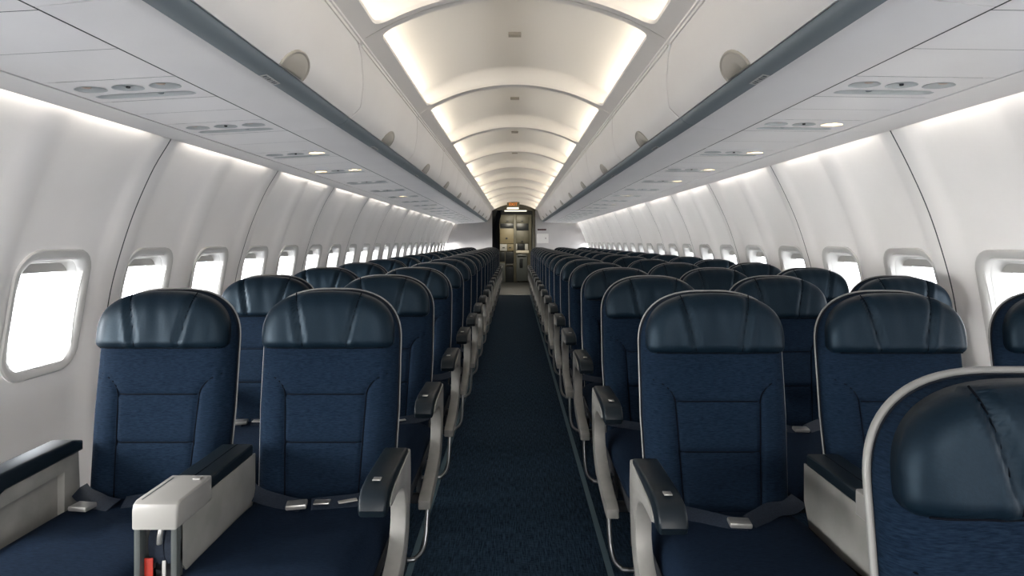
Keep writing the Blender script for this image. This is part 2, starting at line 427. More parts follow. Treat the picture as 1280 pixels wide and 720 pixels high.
# ------------------------------------------------------------------ ceiling domes
XJ, ZJ, ZC = .59, .773, .947
RC = (XJ ** 2 + (ZC - ZJ) ** 2) / (2 * (ZC - ZJ))
def cz(x): return ZC - (RC - math.sqrt(RC * RC - x * x)) + H
CP = 1.45; CS = [2.47 + CP * k for k in range(-2, 10)] + [Y1]
ceil = empty('ceiling'); tag(ceil, 'arched cream ceiling of backlit recessed panels above the aisle', 'ceiling', kind='structure')
def dome_meshes(L):
    X6 = .527; n = 20; r = .05
    # frame: outer rectangle <-> rounded inner loop
    outer = []; inner = []
    y0, y1 = .002, L - .002; a0, a1 = .042, L - .042
    def side_pts(p, q, m): return [(p[0] + (q[0] - p[0]) * i / m, p[1] + (q[1] - p[1]) * i / m) for i in range(m)]
    oc = [(-XJ - .004, y0), (XJ + .004, y0), (XJ + .004, y1), (-XJ - .004, y1)]
    ic = [(-X6, a0), (X6, a0), (X6, a1), (-X6, a1)]
    for i in range(4):
        m = 24
        outer += side_pts(oc[i], oc[(i + 1) % 4], m)
        pts = side_pts(ic[i], ic[(i + 1) % 4], m)
        inner += pts
    def rnd(p):   # push the corner points onto a radius
        x, y = p; cxx = max(-X6 + r, min(X6 - r, x)); cyy = max(a0 + r, min(a1 - r, y))
        dx, dy = x - cxx, y - cyy; d = math.hypot(dx, dy)
        if abs(dx) > 1e-6 and abs(dy) > 1e-6 and d > r: return (cxx + dx * r / d, cyy + dy * r / d)
        return p
    # extra points near the corners for a smooth radius
    def refine(lst):
        out = []
        for i in range(len(lst)):
            a, b = lst[i], lst[(i + 1) % len(lst)]
            out += [a, ((a[0] + b[0]) / 2, (a[1] + b[1]) / 2)]
        return out
    outer = refine(outer); inner = [rnd(p) for p in refine(inner)]
    m = len(outer); V = [(x, y, cz(x)) for x, y in outer] + [(x, y, cz(x)) for x, y in inner] + [(x, y, cz(x) + .014) for x, y in inner] + \
        [(x * 1.02, y, cz(x) + .014) for x, y in inner]
    F = []
    for k in range(3):
        for i in range(m): F.append((k * m + i, k * m + (i + 1) % m, (k + 1) * m + (i + 1) % m, (k + 1) * m + i))
    fr = sharp(mesh_from('frame', V, F), 40)
    # inner dome, ends curling down to the frame
    xs = [-.600 + 1.2 * i / 40 for i in range(41)]
    e = .06; D = .085; ye = [0, .002, .006, .012, .02, .032, .046, e]
    ys = [a0 - .006 + v for v in ye] + [a0 + .25, L / 2, a1 - .25] + [a1 + .006 - v for v in ye[::-1]]
    V = []; F = []
    for y in ys:
        t = min(y - a0 + .006, a1 + .006 - y); t = max(0, min(e, t)); q = math.sqrt(max(0, 1 - (1 - t / e) ** 2))
        for x in xs: V.append((x, y, cz(max(-XJ, min(XJ, x))) + .013 + D * q))
    n = len(xs)
    for i in range(len(ys) - 1):
        for j in range(n - 1): F.append((i * n + j, i * n + j + 1, (i + 1) * n + j + 1, (i + 1) * n + j))
    dm = mesh_from('dome', V, F)
    return fr, dm
DM = dome_meshes(CP)
for i, (a, b) in enumerate(zip(CS, CS[1:])):
    L = b - a
    fr, dm = DM if abs(L - CP) < .01 else dome_meshes(L)
    p = obj('ceiling_panel', fr, M['ceil'], ceil, (0, a, 0))
    obj('light_dome', dm, M['dome'], p)
    for s in (-1, 1):
        obj('dome_side', box(*sorted((s * .592, s * .602)), .02, L - .02, cz(XJ) - .02, cz(XJ) + .115), M['dome'], p)
    v = obj('air_vent', box(-.032, .032, L * .52 - .022, L * .52 + .022, ZC + H + .085, ZC + H + .100), M['latch'], p)
    if i > 0:
        for s in (-1, 1):
            area('dome_lamp', (s * .565, a + L / 2, cz(.56) + .030), (-s * .90, 0, .44), L - .20, .022, DOME_W * L / CP, (1.0, .89, .73))
        
# long rail where the ceiling meets the bins
for s in (-1, 1):
    o = obj('trim_%d' % (5 if s < 0 else 6), prism([(s * (XJ - .004), H + ZJ - .006), (s * (XJ + .018), H + ZJ - .014), (s * (XJ + .018), H + ZJ + .02), (s * (XJ - .004), H + ZJ + .006)], Y0, Y1, axis='y'), M['bin'])
    tag(o, 'cream rail joining the ceiling and the bins over the %s' % SIDE[s], 'trim', kind='structure')

# ------------------------------------------------------------------ overhead bins
door_prof = smooth_path([(.698, 0, .522), (.664, 0, .572), (.637, 0, .640), (.613, 0, .708), (.596, 0, .757)], 4)
def door_shift(t):      # sideways sweep of the door's end edges, by height 0..1
    P = [(0, .30), (.25, .335), (.5, .27), (.8, .13), (1, .0)]
    for (a, u), (b, v) in zip(P, P[1:]):
        if a <= t <= b: k = (t - a) / (b - a); k = k * k * (3 - 2 * k) * .4 + k * .6; return u + (v - u) * k
    return 0
def bin_door_mesh():
    n = len(door_prof); V = []; F = []; m = 13
    fr = [0, .004, .015] + [.05 + .9 * i / (m - 7) for i in range(m - 6)] + [.985, .996, 1]
    m = len(fr)
    for back in (0, 1):
        for i, p in enumerate(door_prof):
            t = i / (n - 1); sh = door_shift(t); lo = .003 + sh; hi = CP - .003 + sh
            for k, f in enumerate(fr):
                e = .004 if k in (0, m - 1) else (.0012 if k in (1, m - 2) else 0)
                d = Vector((1, 0, .9)).normalized()
                x = p.x + (e + back * .012) * d.x; z = p.z + (e + back * .012) * d.z * .3
                V.append((x, lo + (hi - lo) * f, z + H))
    o = n * m
    for i in range(n - 1):
        for k in range(m - 1):
            q = (i * m + k, i * m + k + 1, (i + 1) * m + k + 1, (i + 1) * m + k)
            F.append(q); F.append(tuple(v + o for v in q[::-1]))
    for k in range(m - 1):
        F.append((k, k + 1, o + k + 1, o + k)); r = (n - 1) * m; F.append((r + k, o + r + k, o + r + k + 1, r + k + 1))
    for i in range(n - 1):
        for k in (0, m - 1): F.append((i * m + k, (i + 1) * m + k, o + (i + 1) * m + k, o + i * m + k))
    return sharp(mesh_from('door', V, F), 50)
def latch_mesh(r0=.050, ru=.105, lift=.003, h=.004):
    """leaf shaped paddle lying on the lower door face; centre local y=0"""
    V = []; F = []
    a = door_prof[0]; 
    def on(u, v, out):     # u along y, v up the door
        L = 0; pts = door_prof
        for p, q in zip(pts, pts[1:]):
            d = (q - p).length
            if L + d >= v or q is pts[-1]:
                w = p + (q - p) * ((v - L) / d); nrm = Vector((-(q - p).z, 0, (q - p).x)).normalized()
                if nrm.x > 0: nrm = -nrm
                return Vector((w.x, u, w.z + H)) + nrm * out
            L += d
    n = 28
    def ring(s, out): return [on(math.cos(t) * ru * s, max(.002, .016 + math.sin(t) * r0 * 1.25 * s), out) for t in [2 * math.pi * k / n for k in range(n)]]
    rings = [ring(1.0, 0), ring(1.0, lift), ring(.90, lift + h), ring(.86, lift), ring(.82, lift + .001), ring(.5, lift + .003)]
    for r in rings: V += r
    for i in range(len(rings) - 1):
        for k in range(n): F.append((i * n + k, i * n + (k + 1) % n, (i + 1) * n + (k + 1) % n, (i + 1) * n + k))
    F.append(tuple(range((len(rings) - 1) * n, len(rings) * n)))
    return mesh_from('latch', V, F)
def strip_mesh(name, prof, y0, y1, th=.006):
    V = []; F = []
    n = len(prof)
    for y in (y0, y1):
        for p in prof: V.append((p[0], y, p[1] + H))
    for i in range(n - 1): F.append((i, i + 1, n + i + 1, n + i))
    b = len(V)
    for y in (y0, y1):
        for p in prof: V.append((p[0] + .002, y, p[1] + H + th))
    for i in range(n - 1): F.append((b + i, b + i + 1, b + n + i + 1, b + n + i))
    for i in range(n - 1):
        F.append((i, i + 1, b + i + 1, b + i)); F.append((n + i, n + i + 1, b + n + i + 1, b + n + i))
    F.append((0, n, b + n, b)); F.append((n - 1, 2 * n - 1, b + 2 * n - 1, b + n - 1))
    return sharp(mesh_from(name, V, F), 30)
body_prof = [(.9535, .4642), (.80, .4805), (.782, .4815), (.768, .4850), (.760, .4905)]
rail_prof = [(.760, .4905), (.748, .4925), (.735, .4965), (.722, .504), (.712, .5135), (.708, .524), (.716, .533)]
bm_door = bin_door_mesh(); bm_latch = latch_mesh()
bm_body = strip_mesh('bin_body', body_prof, .0015, CP - .0015); bm_rail = strip_mesh('bin_rail', rail_prof, .0015, CP - .0015)
def mirror(me):
    c = me.copy(); bm = bmesh.new(); bm.from_mesh(c)
    for v in bm.verts: v.co.x *= -1
    bmesh.ops.reverse_faces(bm, faces=bm.faces); bm.to_mesh(c); bm.free(); return c
BM = {1: (bm_door, bm_latch, bm_body, bm_rail)}; BM[-1] = tuple(mirror(m) for m in BM[1])
bins = []
BY = [2.72 + CP * k for k in range(-3, 10)]
for side in (-1, 1):
    k0 = 0
    for j, y in enumerate(BY):
        hy = y - .30                                    # door top starts here
        t = empty('overhead_bin', (0, y, 0))
        d, la, bo, ra = BM[side]
        if y + CP < 1.2:
            tag(t, 'overhead bin ahead of the first seat row on the %s' % SIDE[side], 'overhead bin', 'overhead bins ahead of the first row, %s' % SIDE[side])
        else:
            tag(t, 'closed cream overhead bin on the %s, %s back from the first seat row' % (SIDE[side], ORD[k0]), 'overhead bin', 'overhead bins over the %s' % SIDE[side]); k0 += 1
        obj('door', d, M['bin'], t, (0, -.30, 0)); 
        bo_ = obj('bin_body', bo, M['under'], t); obj('rail', ra, M['rail'], t)
        lt = obj('latch', la, M['latch'], t, (0, CP / 2, 0))
        obj('bin_liner', box(*sorted((side * .74, side * .95)), 0, CP, H + .50, H + .505), M['gap'], t)
        obj('bin_back', prism([(side * .735, H + .50), (side * .745, H + .50), (side * .625, H + .80), (side * .615, H + .80)], .0, CP, axis='y'), M['gap'], t)
        # row placard on the rail: small plate with worn dark marks
        if j >= 2:
            yp = CP / 2 - .02
            pl = obj('row_placard', box(-.011, .011, -.055, .055, -.0006, .0006), M['placard'], t)
            pl.location = (side * .7470, yp - .02, H + .4918); pl.rotation_euler = (0, side * .20, 0)
            for q, (wq, dq) in enumerate(((.010, -.042), (.006, -.026), (.010, -.010), (.004, .006), (.010, .024), (.006, .040))):
                mk = obj('mark', box(-.006, .006, dq - wq / 2, dq + wq / 2, -.0012, .0012), M['grey_text'], pl)

# ------------------------------------------------------------------ service panels (reading lamps and air nozzles)
def ellipse(cx_, cy_, a, b, n=24, p=2.0):
    out = []
    for k in range(n):
        t = 2 * math.pi * k / n; c, s = math.cos(t), math.sin(t)
        out.append((cx_ + a * math.copysign(abs(c) ** (2 / p), c), cy_ + b * math.copysign(abs(s) ** (2 / p), s)))
    return out
def psu_z(side, x):
    a, b = L1[side], L2
    return H + b[1] + (a[1] - b[1]) * (abs(x) - b[0]) / (a[0] - b[0])
def plate_mesh(side, x0, x1, y0, y1, holes):
    bm = bmesh.new()
    def loop(pts):
        vs = [bm.verts.new((side * x, y, 0)) for x, y in pts]
        return vs, [bm.edges.new((vs[i], vs[(i + 1) % len(vs)])) for i in range(len(vs))]
    _, es = loop([(x0, y0), (x1, y0), (x1, y1), (x0, y1)])
    for h in holes: es += loop(h)[1]
    bmesh.ops.triangle_fill(bm, use_beauty=True, use_dissolve=False, edges=es)
    for v in bm.verts: v.co.z = psu_z(side, v.co.x)
    for f in bm.faces:
        if f.normal.z > 0: f.normal_flip()
    # side lips
    bmesh.ops.recalc_face_normals(bm, faces=bm.faces)
    return bm
def cup_mesh(side, h, depth, shrink=.72):
    cx_ = sum(p[0] for p in h) / len(h); cy_ = sum(p[1] for p in h) / len(h); n = len(h); V = []; F = []
    for (s, d) in ((1.05, -.0015), (1.0, -.002), (.98, .002), (.93, depth * .45), (.84, depth * .85), (shrink, depth)):
        for x, y in h:
            xx = cx_ + (x - cx_) * s; yy = cy_ + (y - cy_) * s; V.append((side * xx, yy, psu_z(side, xx) + d))
    for i in range(5):
        for k in range(n): F.append((i * n + k, i * n + (k + 1) % n, (i + 1) * n + (k + 1) % n, (i + 1) * n + k))
    F.append(tuple(range(5 * n, 6 * n)))
    return mesh_from('recess', V, F)
def disc(side, x, y, r, dz, h=.008, n=16, dome=True):
    V = []; F = []; z = psu_z(side, x)
    for rr, d in ((r, dz + h), (r, dz), (r * .8, dz - h * .35), (r * .4, dz - h * .5)):
        for k in range(n): a = 2 * math.pi * k / n; V.append((side * x + rr * math.cos(a), y + rr * math.sin(a), z + d))
    for i in range(3):
        for k in range(n): F.append((i * n + k, i * n + (k + 1) % n, (i + 1) * n + (k + 1) % n, (i + 1) * n + k))
    F.append(tuple(range(3 * n, 4 * n)))
    return mesh_from('disc', V, F)
OV = [(1.035, -.035), (1.145, -.035), (1.255, -.035)]
PSY = [-.42, .38, 1.16, 1.93, 2.57] + [3.38 + .8 * k for k in range(16)]
lit = {-1: {4: (), 5: (0,), 6: (0, 2), 9: (1,), 11: (0,), 13: (2,)}, 1: {4: (2,), 5: (2,), 6: (2,), 7: (2,), 9: (1,), 11: (2,), 12: (0,)}}
for side in (-1, 1):
    x0, x1 = .9585, L1[side][0] - .010
    holes = [ellipse(a, b, .043, .036) for a, b in OV] + [ellipse(1.145, .058, .145, .024, 36, 4)]
    plate = plate_mesh(side, x0, x1, -.125, .125, holes); pm = bpy.data.meshes.new('service_plate'); plate.to_mesh(pm); plate.free()
    cups = [cup_mesh(side, h, .026) for h in holes[:3]] + [cup_mesh(side, holes[3], .014, .80)]
    noz = disc(side, OV[1][0] - .0, -.035, .015, .010, .012); noz2 = disc(side, OV[1][0], -.035, .006, -.001, .004)
    lamps = [disc(side, OV[q][0] + .018, -.030, .015, .010, .010) for q in range(3)]
    knob = disc(side, 1.10, .058, .010, .004, .008)
    cnt = 0
    for j, y in enumerate(PSY):
        t = empty('service_unit', (0, y, 0))
        if j < 3: tag(t, 'service unit %s before the first row, %s' % (('farthest', 'midway', 'shortly')[j], SIDE[side]), 'service panel')
        else:
            tag(t, '%s overhead service panel on the %s, %s back from the first row' % ('lit' if lit[side].get(j) else 'unlit', SIDE[side], ORD[cnt]), 'service panel', 'service panels under the bins, %s' % SIDE[side]); cnt += 1
        obj('service_plate', pm, M['psu'], t)
        for c_ in cups[:3]: obj('recess', c_, M['recess'], t)
        obj('switch_slot', cups[3], M['recess'], t)
        obj('switch_knob', knob, M['rail'], t)
        for q in range(3):
            on_ = q in lit[side].get(j, ())
            l = obj('reading_lamp', (bpy.data.meshes.get('lamp_on_%d_%d' % (side, q)) or None) if False else lamps[q].copy(), M['lamp'] if on_ else M['lampoff'], t) if (on_ or q != 1) else obj('air_nozzle', noz, M['recess'], t)
            if q == 1 and not on_: obj('nozzle_hole', noz2, M['black'], t)
        yn = PSY[j + 1] if j + 1 < len(PSY) else Y1 + .12
        a = .127; b = yn - y - .127
        parts = 2 if b - a > .35 else 1
        for q in range(parts):
            u0 = a + (b - a) * q / parts; u1 = a + (b - a) * (q + 1) / parts
            if y + u1 > Y1 + .2: continue
            pb = plate_mesh(side, x0, x1, u0 + .001, u1 - .001, [])
            obj('blank_panel', pb, M['under'], t)

# ------------------------------------------------------------------ seats
TOP = 1.052; LEAN = .15; BW = .200
def hw_super(z, zc, zt, w, n=2.7, e=2.3):
    if z <= zc: return w
    t = min(1, (z - zc) / (zt - zc)); return w * max(0, 1 - t ** e) ** (1 / n)
def lean(z): return -(TOP - z) * LEAN
def pad(name, zs, hwf, front, back, nu=40, cx_=0):
    """closed pad; front(x,u,z), back(x,u,z) give y"""
    V = []; F = []; us = [math.sin(math.pi / 2 * (-1 + 2 * i / nu)) for i in range(nu + 1)]; m = nu + 1; n = len(zs)
    for fn in (front, back):
        for z in zs:
            w = hwf(z)
            for u in us: V.append((cx_ + u * w, fn(u * w, u, z) + lean(z), z))
    o = n * m
    for i in range(n - 1):
        for k in range(nu):
            q = (i * m + k, i * m + k + 1, (i + 1) * m + k + 1, (i + 1) * m + k); F.append(q); F.append(tuple(v + o for v in q[::-1]))
    for i in range(n - 1):
        for k in (0, nu): F.append((i * m + k, (i + 1) * m + k, o + (i + 1) * m + k, o + i * m + k))
    for k in range(nu):
        F.append((k, k + 1, o + k + 1, o + k)); r = (n - 1) * m; F.append((r + k, r + k + 1, o + r + k + 1, o + r + k))
    me = bpy.data.meshes.new(name)
    bm = bmesh.new(); vs = [bm.verts.new(v) for v in V]
    for f in F:
        try: bm.faces.new([vs[i] for i in f])
        except ValueError: pass
    bmesh.ops.remove_doubles(bm, verts=bm.verts, dist=1e-5)
    bmesh.ops.recalc_face_normals(bm, faces=bm.faces)
    for f in bm.faces: f.smooth = True
    bm.to_mesh(me); bm.free(); return me
def tcl(z0, z1, n, p=1.7, q=1.0):
    return [z0 + (z1 - z0) * (1 - (1 - i / n) ** p) for i in range(n + 1)]
def edge(u, p=6): return math.sqrt(max(0, 1 - abs(u) ** p))
# shell behind the cushions
SH_T = TOP; 
def hw_shell(z): return hw_super(z, .90, SH_T, .2065 - .012 * max(0, (.70 - z)) / .3) 
def hw_back(z): return hw_super(z, .895, SH_T - .004, .202 - .012 * max(0, (.70 - z)) / .3)
zsS = [.40, .5, .6, .7, .8, .88, .90] + tcl(.915, SH_T, 14)
shell = pad('shell', zsS, hw_shell, lambda x, u, z: .062, lambda x, u, z: .062 + .012 * edge(u, 8) + .012 * edge(u, 4), 28)
sharp(shell, 50)
def seam_side(z):   # x of the side seam at height z
    if z > .812: return None
    if z > .745: t = (z - .745) / (.812 - .745); return .118 + .085 * (1 - math.sqrt(max(0, 1 - t * t)))
    return .118 - .012 * (.745 - z) / .25
def dep_back(x, z):
    d = 0; s = seam_side(z)
    if s is not None: d += .0065 * math.exp(-((abs(x) - s) / .006) ** 2)
    if abs(x) < .118:
        for zz in (.752, .618): d += .006 * math.exp(-((z - zz) / .007) ** 2)
    return d
def f_back(x, u, z):
    s = seam_side(z); bol = 0
    if s is not None and abs(x) > s: bol = .008 * math.sin(min(1, (abs(x) - s) / (.2 - s + .001)) * math.pi) * min(1, (.80 - z) / .16 if z < .80 else 0)
    g = math.sqrt(max(0, 1 - max(0, (z - (SH_T - .03)) / .03) ** 2))
    return .060 - (.052 * edge(u, 7) * (.35 + .65 * g)) - bol * edge(u) + dep_back(x, z)
zsB = [.42 + .0105 * i for i in range(46)] + tcl(.905, SH_T - .004, 12)
zsB = [z for z in zsB if min(abs(z - .752), abs(z - .618)) > .012] + [q + d for q in (.752, .618) for d in (-.012, -.008, -.004, 0, .004, .008, .012)]
zsB = sorted(set(round(z, 4) for z in zsB))
back = pad('backrest', zsB, hw_back, f_back, lambda x, u, z: .064, 84)
# leather headrest pillow
HB = .884
def hw_head(z):
    w = hw_super(z, .925, SH_T - .002, .193, 2.6, 2.4)
    if z < HB + .022: t = (HB + .022 - z) / .022; w -= .020 * (1 - math.sqrt(max(0, 1 - t * t)))
    return w
def f_head(x, u, z):
    t = (z - HB) / (SH_T - .002 - HB)
    g = math.sqrt(max(0, 1 - max(0, 1 - t / .16) ** 2)) * math.sqrt(max(0, 1 - max(0, (t - .55) / .45) ** 2.6))
    sx = .062 + .026 * t + .01 * t * t
    puff = .042 * edge(u, 5) * (.12 + .88 * g)
    d = .013 * math.exp(-((abs(x) - sx) / .0075) ** 2) * min(1, t * 4)
    d -= .004 * math.exp(-((abs(x) - sx - .016) / .011) ** 2)
    wr = .0014 * math.sin(x * 130 + 3 * t) * (1 if abs(x) < sx else .3) * t * (1 - abs(t - .6)) + .0012 * math.sin(x * 61 + 1.3)
    return .010 - puff + d + wr
zsH = [HB, HB + .002, HB + .005, HB + .009, HB + .014, HB + .022] + [HB + .03 + .009 * i for i in range(6)] + tcl(HB + .085, SH_T - .002, 14)
head = pad('headrest', zsH, hw_head, f_head, lambda x, u, z: .030, 56)
def surf(fn, x, z, out=0, w=.2): return Vector((x, fn(x, max(-1, min(1, x / w)), z) + lean(z) - out, z))
st = []
for s in (-1, 1):
    P = []
    for i in range(30):
        z = .812 - (.812 - .43) * (i / 29) ** 1.35; x = s * seam_side(min(z, .8119)); P.append(surf(f_back, x, z, .0016))
    st.append(P)
for zz in (.752, .618): st.append([surf(f_back, -.112 + .224 * i / 12, zz, .0012) for i in range(13)])
stitch = tubes('stitching', st, .0019, 6)
# piping under the headrest and round its outline
zz = [HB + .001 + i * .008 for i in range(20)]
pp = []
P = [surf(f_head, -.17 + .34 * i / 16, HB + .004, .001, .193) for i in range(17)]; pp.append(P)
hs = []
for s in (-1, 1):
    hs.append([surf(f_head, s * (.062 + .026 * t + .01 * t * t), HB + t * (SH_T - .002 - HB), .0004, .193) for t in [i / 14 * .96 + .01 for i in range(15)]])
hpipe = tubes('headrest_seam', hs + pp, .0017, 6)
# light edge trim running round the shell
ep = []
zl = [.42, .5, .6, .7, .8, .88, .90] + tcl(.915, SH_T - .0005, 16)
L_ = [(-hw_shell(z), z) for z in zl]; R_ = [(hw_shell(z), z) for z in zl[::-1]]
ep = [Vector((x, .066 + lean(z), z + .0015)) for x, z in L_ + R_]
edge_trim = tubes('edge_trim', [ep], .0026, 8)
# outline piping on fabric front edge
cushion = None
def cushion_mesh():
    b = bmesh.new(); nx, ny = 20, 22; V = []; F = []
    X = [math.sin(math.pi / 2 * (-1 + 2 * i / nx)) for i in range(nx + 1)]; Yp = [math.sin(math.pi / 2 * (-1 + 2 * i / ny)) for i in range(ny + 1)]
    yc, hy, hx = -.345, .305, .216
    for top in (1, 0):
        for v in Yp:
            for u in X:
                e = math.sqrt(max(0, 1 - abs(u) ** 7)) * math.sqrt(max(0, 1 - abs(v) ** 7))
                # v=-1 is the front edge, towards -y
                crown = .006 * (1 - u * u) - .012 * max(0, -v - .35) + .006 * abs(u) ** 3
                z = .412 + (.060 * e + crown * e) if top else .412 - .050 * e
                V.append((u * hx * (1 - .02 * max(0, v)), yc + v * hy, z))
    n = nx + 1; m = ny + 1; o = n * m
    for i in range(ny):
        for j in range(nx):
            q = (i * n + j, i * n + j + 1, (i + 1) * n + j + 1, (i + 1) * n + j); F.append(q); F.append(tuple(k + o for k in q[::-1]))
    me = mesh_from('seat_cushion', V, F)
    bm = bmesh.new(); bm.from_mesh(me); bmesh.ops.remove_doubles(bm, verts=bm.verts, dist=1e-5); bmesh.ops.recalc_face_normals(bm, faces=bm.faces); bm.to_mesh(me); bm.free()
    me.polygons.foreach_set('use_smooth', [True] * len(me.polygons)); return me
cushion = cushion_mesh()
pan = bpy.data.meshes.new('pan'); b = box(-.205, .205, -.58, -.02, .33, .372, .01); b.to_mesh(pan); b.free()
tubes_base = tubes('base', [[Vector((-.2525, 0, .31)), Vector((.2525, 0, .31))]], .018, 10)
leg_me = tubes('leg', [smooth_path([(0, 0, .33), (0, .012, .2), (0, .03, .04), (0, .03, .005)], 4)], .014, 8)
def belt_meshes(variant=0):
    T = .478
    if variant == 0:   # buckle lying left of centre, tongue strap towards the aisle
        p1 = [(-.214, -.060, T + .010), (-.175, -.095, T + .006), (-.11, -.135, T + .006), (-.06, -.16, T + .006), (-.02, -.175, T + .007)]
        p2 = [(.214, -.060, T + .012), (.17, -.098, T + .006), (.12, -.135, T + .008), (.06, -.15, T + .007), (.0, -.165, T + .006)]
        bk = (-.035, -.178, T + .012, 12); lb = (.095, -.150, T + .011, 24)
    elif variant == 1:
        p1 = [(-.214, -.060, T + .010), (-.175, -.095, T + .006), (-.125, -.13, T + .008), (-.085, -.155, T + .007), (-.045, -.17, T + .007)]
        p2 = [(.214, -.060, T + .012), (.17, -.098, T + .006), (.09, -.13, T + .014), (.03, -.14, T + .012), (-.03, -.15, T + .006)]
        bk = (-.115, -.190, T + .012, -8); lb = None
    else:
        p1 = [(-.214, -.060, T + .010), (-.175, -.095, T + .006), (-.09, -.15, T + .006), (-.03, -.19, T + .006), (.02, -.205, T + .006)]
        p2 = [(.214, -.060, T + .012), (.17, -.098, T + .006), (.12, -.12, T + .01), (.07, -.16, T + .008), (.03, -.195, T + .007)]
        bk = (.0, -.205, T + .012, -6); lb = None
    st_ = [ribbon('belt_strap', smooth_path(p, 5), (.1, .9, .35), .046) for p in (p1, p2)]
    def plate(c, sx, sy, sz):
        b = box(-sx * .85, sx * .85, -sy * .85, sy * .85, -sz * .8, sz * .8, min(sz * .9, .004)); rot = Matrix.Translation(c[:3]) @ Matrix.Rotation(math.radians(c[3]), 4, 'Z')
        b.transform(rot); me = bpy.data.meshes.new('pl'); b.to_mesh(me); b.free(); return me
    out = [('belt_strap', st_[0], 'belt'), ('belt_strap', st_[1], 'belt'), ('belt_buckle', plate(bk, .032, .024, .0085), 'buckle')]
    if lb: out.append(('belt_label', plate(lb, .030, .011, .002), 'label'))
    if variant == 0: out.append(('belt_tongue', plate((.028, -.160, T + .012, 6), .026, .018, .003), 'buckle'))
    return out
BELT = [belt_meshes(i) for i in range(3)]
# aisle armrest: pad and the swept C-shaped side frame, built for x=0 centre of frame, front towards -y
def arm_meshes():
    zt = .655
    padp = [(-.20, zt - .030), (-.20, zt - .005), (-.22, zt + .002), (-.42, zt + .002), (-.475, zt - .006), (-.497, zt - .022), (-.505, zt - .045), (-.495, zt - .062), (-.465, zt - .062), (-.42, zt - .040), (-.30, zt - .030)]
    pd = prism(padp, -.031, .031, .007, 3)
    C = [(-.185, zt - .012), (-.40, zt - .026), (-.452, zt - .045), (-.44, zt - .060), (-.34, zt - .062), (-.285, zt - .085), (-.262, zt - .13), (-.268, zt - .19), (-.31, zt - .235),
         (-.42, zt - .275), (-.56, zt - .305), (-.575, zt - .270 - .055), (-.56, zt - .345), (-.42, zt - .325), (-.28, zt - .290), (-.215, zt - .235), (-.19, zt - .16), (-.178, zt - .08)]
    Cs = [(p.x, p.y) for p in smooth_path([(a, b, 0) for a, b in C + [C[0]]], 3)[:-1]]
    fr = prism(Cs, -.020, .020, .004, 2)
    return pd, fr
_pd, _fr = arm_meshes()
PAD = bpy.data.meshes.new('arm_pad'); _pd.to_mesh(PAD); _pd.free(); AFR = bpy.data.meshes.new('arm_frame'); _fr.to_mesh(AFR); _fr.free()
button = bpy.data.meshes.new('btn'); b = box(-.009, .009, -.455, -.435, .6575, .6605, .001); b.to_mesh(button); b.free()
# plain armrest between seats
mid = prism([(-.06, .60), (-.06, .645), (-.10, .655), (-.40, .655), (-.44, .642), (-.45, .62), (-.43, .606), (-.12, .60)], -.022, .022, .008, 3)
MID = bpy.data.meshes.new('mid_arm'); mid.to_mesh(MID); mid.free()
midp = bpy.data.meshes.new('midp'); b = prism([(-.05, .44), (-.05, .62), (-.12, .62), (-.14, .44)], -.014, .014, .004); b.to_mesh(midp); b.free()
def bar_mesh(s):     # luggage bar under the aisle seat: s=+1 aisle lies towards -x
    P = smooth_path([(-s * .235, -.33, .345), (-s * .235, -.36, .22), (-s * .230, -.40, .12), (-s * .205, -.43, .085), (-s * .15, -.44, .08), (s * .235, -.44, .08)], 5)
    return tubes('bar', [P], .0085, 8)
BAR = {1: bar_mesh(1), -1: bar_mesh(-1)}

def make_seat(kind, s, belt=0, leg=True):
    """kind: aisle / other. s = +1 when the aisle is towards -x, -1 when it is towards +x"""
    t = empty('passenger_seat')
    obj('shell', shell, M['shell_in'], t); obj('edge_trim', edge_trim, M['shell'], t)
    bk = obj('backrest', back, M['fabric'], t); obj('stitching', stitch, M['seam'], bk)
    hd = obj('headrest', head, M['leather'], t); obj('headrest_seam', hpipe, M['seam'], hd)
    obj('seat_cushion', cushion, M['fabric_flat'], t); obj('seat_pan', pan, M['dark'], t); [obj('cross_tube', tubes_base, M['dark'], t, (0, y, 0)) for y in (-.14, -.47)]
    for nm, me, mt in BELT[belt]: obj(nm, me, M[mt], t)
    if kind == 'aisle':
        x = -s * .245
        a = obj('armrest', PAD, M['armpad'], t, (x + s * .006, 0, 0)); obj('armrest_frame', AFR, M['arm'], t, (x - s * .008, 0, 0)); obj('release_button', button, M['buckle'], a)
        obj('luggage_bar', BAR[s], M['metal'], t)
        for y in (-.14, -.47): obj('leg', leg_me, M['dark'], t, (-s * .10, y, 0))
    else:
        obj('armrest', MID, M['armpad'], t, (-s * .2525, 0, 0)); obj('armrest_post', midp, M['arm'], t, (-s * .2525, 0, 0))
        for y in (-.14, -.47): obj('leg', leg_me, M['dark'], t, (s * .10, y, 0))
    return t
LX = [-.552, -1.040]; RX = [.566, 1.078, 1.586]
def LD(n): return 1.90 + .785 * n
def RD(n): return 1.816 + .80 * n
NR = 17
protoL = [make_seat('aisle', -1), make_seat('other', -1)]
protoR = [make_seat('aisle', 1, 2), make_seat('other', 1, 2), make_seat('other', 1, 2)]
posn = {(-1, 0): 'aisle', (-1, 1): 'window', (1, 0): 'aisle', (1, 1): 'middle', (1, 2): 'window'}
seats = {}
